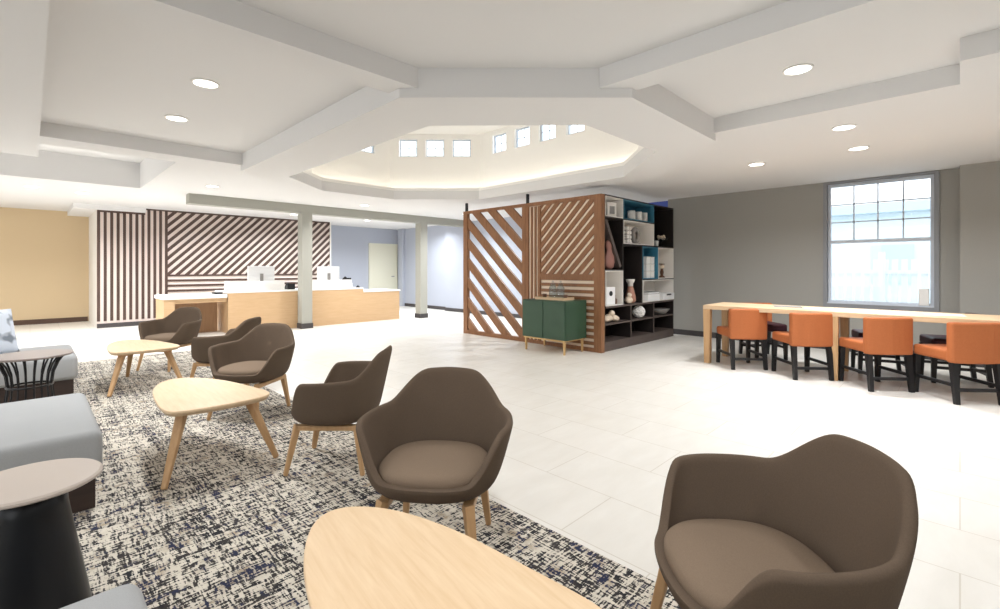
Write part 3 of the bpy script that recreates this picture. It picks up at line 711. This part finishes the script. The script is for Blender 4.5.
# ------------------------------------------------------------------ tub chairs
def smoothstep(a, b, x):
    t_ = max(0, min(1, (x-a)/(b-a))); return t_*t_*(3-2*t_)
def tub_chair(label, loc, rz, group):
    t_ = thing('tub_chair', label, 'armchair', loc, rz, group)
    bm_ = bmesh.new(); N = 64
    def rim(ph):                                         # ph: angle from the back, 0..pi (degrees)
        if ph < 19: return .76-.008*(ph/19)
        if ph < 55: return .752-.145*((smoothstep(19, 55, ph)*.5+.5*(ph-19)/36))
        if ph < 112: return .607-.015*(ph-55)/57
        if ph < 144: return .592-.207*smoothstep(112, 144, ph)
        return .385
    rings = []
    base = [(.0, .315), (.55, .315), (.86, .322), (.97, .345)]
    cv_ = bm_.verts.new((0, 0, .315)); K = 8
    def pos(th, f, z):
        c_, s_ = math.cos(th), math.sin(th)
        e = 2/2.5
        ux = math.copysign(abs(c_)**e, c_); uy = math.copysign(abs(s_)**e, s_)
        k_ = max(0, (z-.36)/.4)
        ax = .285 + .115*k_**.8*(1-.5*max(0, uy)*k_)                   # flares sideways, tucks in at the head
        ay = .258
        x = ax*ux*f; y = ay*uy*f
        if uy > 0: y += .09*k_*uy
        else: y += .0
        return Vector((x, y, z))
    for f_, z in base[1:]:
        rings.append([bm_.verts.new(pos(2*PI*i/N, f_, z)) for i in range(N)])
    for k in range(K):
        r_ = []
        for i in range(N):
            th = 2*PI*i/N; ph = abs(math.degrees(math.atan2(math.sin(th-PI/2), math.cos(th-PI/2))))
            z = .372 + (rim(ph)-.372)*(k/(K-1)); r_.append(bm_.verts.new(pos(th, 1, z)))
        rings.append(r_)
    for i in range(N): bm_.faces.new((cv_, rings[0][i], rings[0][(i+1) % N]))
    for a, b_ in zip(rings, rings[1:]):
        for i in range(N): bm_.faces.new((a[i], b_[i], b_[(i+1) % N], a[(i+1) % N]))
    m_ = MB(); m_.bm.free(); m_.bm = bm_
    o_ = m_.build('shell', 'chair_fab', t_, smooth=True)
    sd = o_.modifiers.new('thick', 'SOLIDIFY'); sd.thickness = .034; sd.offset = 0
    q = o_.modifiers.new('sub', 'SUBSURF'); q.levels = 1; q.render_levels = 1
    # seat pad
    bm_ = bmesh.new(); prof = [(.0, .352), (.88, .352), (.97, .362), (1, .385), (.985, .408), (.9, .424), (.6, .432), (0, .435)]; N2 = 48; rings = []
    for f_, z in prof:
        if f_ == 0: rings.append([bm_.verts.new((0, 0, z))])
        else:
            r_ = []
            for i in range(N2):
                th = 2*PI*i/N2; c_, s_ = math.cos(th), math.sin(th); e = 2/2.6
                r_.append(bm_.verts.new((0.258*f_*math.copysign(abs(c_)**e, c_), .238*f_*math.copysign(abs(s_)**e, s_)-.012, z)))
            rings.append(r_)
    for a, b_ in zip(rings, rings[1:]):
        for i in range(N2):
            f_ = list(dict.fromkeys([a[i % len(a)], a[(i+1) % len(a)], b_[(i+1) % len(b_)], b_[i % len(b_)]]))
            if len(f_) > 2: bm_.faces.new(f_)
    m_ = MB(); m_.bm.free(); m_.bm = bm_
    m_.build('seat_pad', 'pad_fab', t_, smooth=True, sub=1)
    t_.scale = (.92, .94, .97)
    for sx in (-1, 1):
        MB().bar((sx*.19, -.20, .285), (sx*.19, .19, .285), .05, .05, .032, .032).build('rail', 'oak_leg', t_, bevel=.005)
        MB().bar((sx*.192, -.195, .302), (sx*.235, -.255, 0), .048, .028, .04, .026).build('leg', 'oak_leg', t_, bevel=.006)
        MB().bar((sx*.192, .185, .302), (sx*.225, .235, 0), .048, .028, .04, .026).build('leg', 'oak_leg', t_, bevel=.006)
    MB().bar((-.19, 0, .287), (.19, 0, .287), .05, .05, .028, .028).build('rail', 'oak_leg', t_)
    return t_
GT = 'brown tub armchairs on the rug'
def fz(fx, fy): return math.atan2(fy, fx)+PI/2
tb = tub_chair('brown tub armchair facing the camera behind the foreground coffee table', (1.27, 1.64, ZF), fz(-.78, -.62), GT)
dup(tb, 'brown tub armchair facing left, just behind the central armchair', (1.40, 2.83, ZF), fz(-.70, .71))
dup(tb, 'large brown tub armchair in the right foreground, cut by the photo\'s bottom edge', (1.46, .415, ZF), fz(-.67, .74))
dup(tb, 'brown tub armchair behind the middle coffee table, its seat pad in view', (1.35, 4.31, ZF), fz(-.80, -.60))
dup(tb, 'brown tub armchair seen from the side, second from the reception desk', (1.43, 5.42, ZF), fz(-.70, .71))
dup(tb, 'brown tub armchair farthest back, behind the smallest-looking coffee table', (1.24, 7.02, ZF), fz(-.80, -.60))

# ------------------------------------------------------------------ coffee tables
def coffee_table(label, loc):
    t_ = thing('coffee_table', label, 'coffee table', loc, 0, 'oak coffee tables on the rug')
    out = [(.578, 3.81), (.66, 4.06), (.77, 4.135), (.905, 4.03), (1.014, 3.80), (1.085, 3.50), (1.125, 3.27), (1.085, 3.17), (.97, 3.135), (.78, 3.13), (.626, 3.155), (.558, 3.21), (.542, 3.40)]
    out = [Vector((x-.79, y-3.52)) for x, y in out]; n = len(out); pts = []
    for i in range(n):
        p0, p1, p2, p3 = out[i-1], out[i], out[(i+1) % n], out[(i+2) % n]
        for s_ in range(6):
            u = s_/6; pts.append(.5*(2*p1+(p2-p0)*u+(2*p0-5*p1+4*p2-p3)*u*u+(3*p1-p0-3*p2+p3)*u**3))
    ctr = Vector((.04, .02)); off = Vector((0, 0))
    V = [Vector((.56-.79, 3.19-3.52)), Vector((1.11-.79, 3.21-3.52)), Vector((.78-.79, 4.08-3.52))]
    m_ = MB(); rings = []
    for sc, z in ((.955, .385), (.995, .403), (1, .41), (.996, .417), (.985, .42)):
        rings.append([m_.bm.verts.new((*(ctr+(p-ctr)*sc-off), z)) for p in pts])
    for a, b_ in zip(rings, rings[1:]):
        for i in range(len(a)): m_.bm.faces.new((a[i], a[(i+1) % len(a)], b_[(i+1) % len(a)], b_[i]))
    m_.bm.faces.new(rings[0][::-1]); m_.bm.faces.new(rings[-1])
    m_.build('tabletop', 'oak', t_)
    c2 = ctr-off
    tops = [ctr+(v_-ctr)*.66-off for v_ in V]
    sp = MB()
    for p in tops: sp.bar((*c2, .37), (*p, .37), .06, .06, .03, .03)
    sp.build('underframe', 'oak_leg', t_)
    for p in tops:
        d_ = (p-c2).normalized(); q = p+d_*.20
        MB().bar((*p, .39), (*q, 0), .055, .03, .045, .026).build('leg', 'oak_leg', t_, bevel=.006)
    return t_
ctb = coffee_table('rounded triangular oak coffee table in the foreground, cut by the bottom edge', (.677, .893, ZF))
dup(ctb, 'rounded triangular oak coffee table in the middle of the rug', (.79, 3.52, ZF))
dup(ctb, 'rounded triangular oak coffee table farthest from the camera', (.80, 6.18, ZF))
ctb.rotation_euler.z = math.radians(-8)

# ------------------------------------------------------------------ benches and side tables
def bench(x0, x1, y0, y1, label):
    t_ = thing('bench', label, 'bench', ((x0+x1)/2, (y0+y1)/2, ZF), 0, 'grey upholstered benches')
    a, b_ = (x1-x0)/2, (y1-y0)/2
    MB().box(-a, a, -b_, b_, .165, .40).build('cushion', 'grey_fab', t_, bevel=.045, seg=4, smooth=True)
    MB().box(-a+.03, a-.03, -b_+.03, b_-.03, 0, .17).build('plinth', 'plinth', t_)
bench(-1.2, .27, 3.14, 4.25, 'grey upholstered bench on a dark plinth between the two round side tables')
bench(-1.2, .33, 6.05, 7.05, 'grey upholstered bench farthest back, behind the wire side table')
bench(-1.2, .215, .1, 1.6, 'grey upholstered bench in the bottom left corner, nearest the camera')
s1 = thing('pedestal_table', 'round side table with a taupe top on a black cone pedestal, front left', 'side table', (.0, 2.30, ZF))
MB().lathe([(0, .478), (.185, .478), (.195, .484), (.195, .492), (.188, .498), (0, .498)], 64).build('tabletop', 'taupe_top', s1)
MB().lathe([(.165, 0), (.165, .01), (.10, .40), (.095, .478), (0, .478)], 48).build('pedestal', 'pedestal', s1, smooth=True)
s2 = thing('wire_table', 'round side table on a flared black wire base, back left', 'side table', (-.0, 5.12, ZF))
MB().lathe([(0, .553), (.24, .553), (.25, .558), (.25, .565), (.245, .57), (0, .57)], 64).build('tabletop', 'dark_top', s2)
for k in range(18):
    a = 2*PI*k/18; c_, s_ = math.cos(a), math.sin(a)
    MB().tube([(.20*c_, .20*s_, .553), (.165*c_, .165*s_, .50), (.135*c_, .135*s_, .42), (.125*c_, .125*s_, .33), (.14*c_, .14*s_, .18), (.17*c_, .17*s_, .012)], .0065, 6).build('wire', 'black', s2)
for r_, z, nm in ((.13, .33, 'waist_ring'), (.17, .01, 'base_ring')):
    MB().tube([(r_*math.cos(2*PI*k/36), r_*math.sin(2*PI*k/36), z) for k in range(36)], .008, 6, True).build(nm, 'black', s2)
# pillow
pb = MB(); n = 12; W = .23
rows = {}
for sgn in (1, -1):
    for i in range(n+1):
        for j in range(n+1):
            u, v_ = 2*i/n-1, 2*j/n-1
            edge = max(abs(u), abs(v_)) > .999
            if edge and sgn < 0: continue
            t_ = .085*((1-u*u)*(1-v_*v_))**.45*sgn
            pin = 1-.06*(1-abs(u*v_))*(abs(u)*abs(u)+abs(v_)*abs(v_))/2
            rows[(sgn, i, j)] = pb.bm.verts.new((W*u*pin, t_, W*v_*pin+W))
def gv(s_, i, j): return rows[(1, i, j)] if (s_, i, j) not in rows else rows[(s_, i, j)]
for s_ in (1, -1):
    for i in range(n):
        for j in range(n): pb.bm.faces.new((gv(s_, i, j), gv(s_, i+1, j), gv(s_, i+1, j+1), gv(s_, i, j+1)))
po = tag(pb.build('throw_pillow', 'pillow', smooth=True, origin=(0, 0, .0)), 'pale blue throw pillow with grey blotches standing on the far bench', 'pillow')
po.location = (-.26, 6.6, .40); po.rotation_euler = (math.radians(-14), 0, math.radians(35))

# ------------------------------------------------------------------ downlights
def downlight(loc, label, first=[None]):
    if first[0] is None:
        t_ = thing('downlight', label, 'ceiling light', loc, 0, 'recessed ceiling downlights')
        MB().lathe([(.10, 0), (.10, -.008), (.085, -.010), (.085, 0)], 28).build('trim_ring', 'white', t_)
        MB().lathe([(0, -.004), (.085, -.004), (.085, -.0005), (0, -.0005)], 28).build('lens', 'lamp', t_)
        L_ = bpy.data.lights.new('downlight_beam', 'AREA'); L_.shape = 'DISK'; L_.size = .16; L_.energy = 55; L_.color = (.975, .985, 1); L_.spread = math.radians(150)
        lo = bpy.data.objects.new('lamp_glow', L_); C.objects.link(lo); lo.parent = t_; lo.location = (0, 0, -.02)
        first[0] = t_; return t_
    return dup(first[0], label, loc)
zt, zs = ZT-.0005, ZS-.0005
for loc, lb in (((1.0, 4.30, zt), 'recessed downlight in the left ceiling tray, the nearer one'), ((1.03, 5.5, zt), 'recessed downlight in the left ceiling tray, the farther one'),
                ((4.07, .86, zt), 'recessed downlight in the right ceiling tray'), ((5.47, .78, zs), 'recessed downlight midway between the right tray and the window'),
                ((6.53, .80, zs), 'recessed downlight closest to the window above the tables'), ((6.6, 1.85, zs), 'recessed downlight above the far end of the tables'),
                ((.02, 10.7, zs), 'recessed downlight at the left edge of the photo'), ((.65, 11.0, zs), 'recessed downlight before the tan wall, second from the left edge'),
                ((2.1, 8.6, zs), 'recessed downlight just before the left end of the reception beam'), ((3.0, 11.3, zs), 'recessed downlight over the left end of the reception desk'),
                ((4.6, 11.6, zs), 'recessed downlight behind the square column'), ((6.6, 11.6, zs), 'recessed downlight over the right end of the reception desk'),
                ((8.0, 11.0, zs), 'recessed downlight right of the far slim column'), ((7.6, 6.0, zs), 'added downlight brightening the space behind the slatted screens, nearer one'), ((7.6, 8.6, zs), 'added downlight brightening the space behind the slatted screens, farther one'), ((5.0, 8.9, zs), 'recessed downlight before the reception beam, right of the square column'),  # the two behind the screens are added to brighten that space
                ((0.9, 0.9, zt), 'added unseen fill downlight, above the camera side of the centre tray'), ((-1.6, 0.6, zt), 'added unseen fill downlight, left of the camera'), ((1.0, -2, zt), 'added unseen fill downlight, behind the camera'), ((-1.8, 3.9, zs), 'added unseen fill downlight, over the benches, nearer one'), ((-1.8, 6.6, zs), 'added unseen fill downlight, over the benches, farther one'), ((4.0, -1.4, zt), 'added unseen fill downlight, right of the camera'), ((6.4, -1.6, zs), 'added unseen fill downlight, over the right end of the table'), ((-2.0, 11.5, zs), 'added unseen fill downlight, left of the tan wall')):  # unseen downlights, added so that the room is lit
    downlight(loc, lb)
for o_ in [q for q in bpy.data.objects if q.type == 'LIGHT']:
    p = o_.parent.location; far = p.x+p.y
    o_.data = o_.data.copy()
    o_.data.energy = 27 if far < 3.2 else (38 if p.y < 2 else (44 if far < 8.5 else 72))
    if p.y > 9.9 and p.x > 1.5: o_.data.energy = 62; o_.data.color = (.94, .97, 1)
    if p.x > 7 and p.y > 5: o_.data.color = (.94, .97, 1)

# ------------------------------------------------------------------ world, camera, view
w = bpy.data.worlds.new('World'); bpy.context.scene.world = w; w.use_nodes = True
bg = w.node_tree.nodes['Background']; bg.inputs['Color'].default_value = (.93, .965, 1, 1); bg.inputs['Strength'].default_value = 4.0
cam = bpy.data.cameras.new('camera'); co = bpy.data.objects.new('camera', cam); C.objects.link(co)
co.location = (0, 0, H); co.rotation_euler = (PI/2, 0, -PI/4)
cam.sensor_width = 36; cam.lens = 465/1000*36; cam.shift_x = .005; cam.shift_y = -.0355; cam.clip_start = .02
s = bpy.context.scene; s.camera = co
vs = s.view_settings; s.display_settings.display_device = 'sRGB'; vs.view_transform = 'Standard'; vs.look = 'None'; vs.gamma = 1; vs.exposure = -.56; vs.use_curve_mapping = False
s.cycles.max_bounces = 10; s.cycles.diffuse_bounces = 6; s.cycles.use_denoising = True
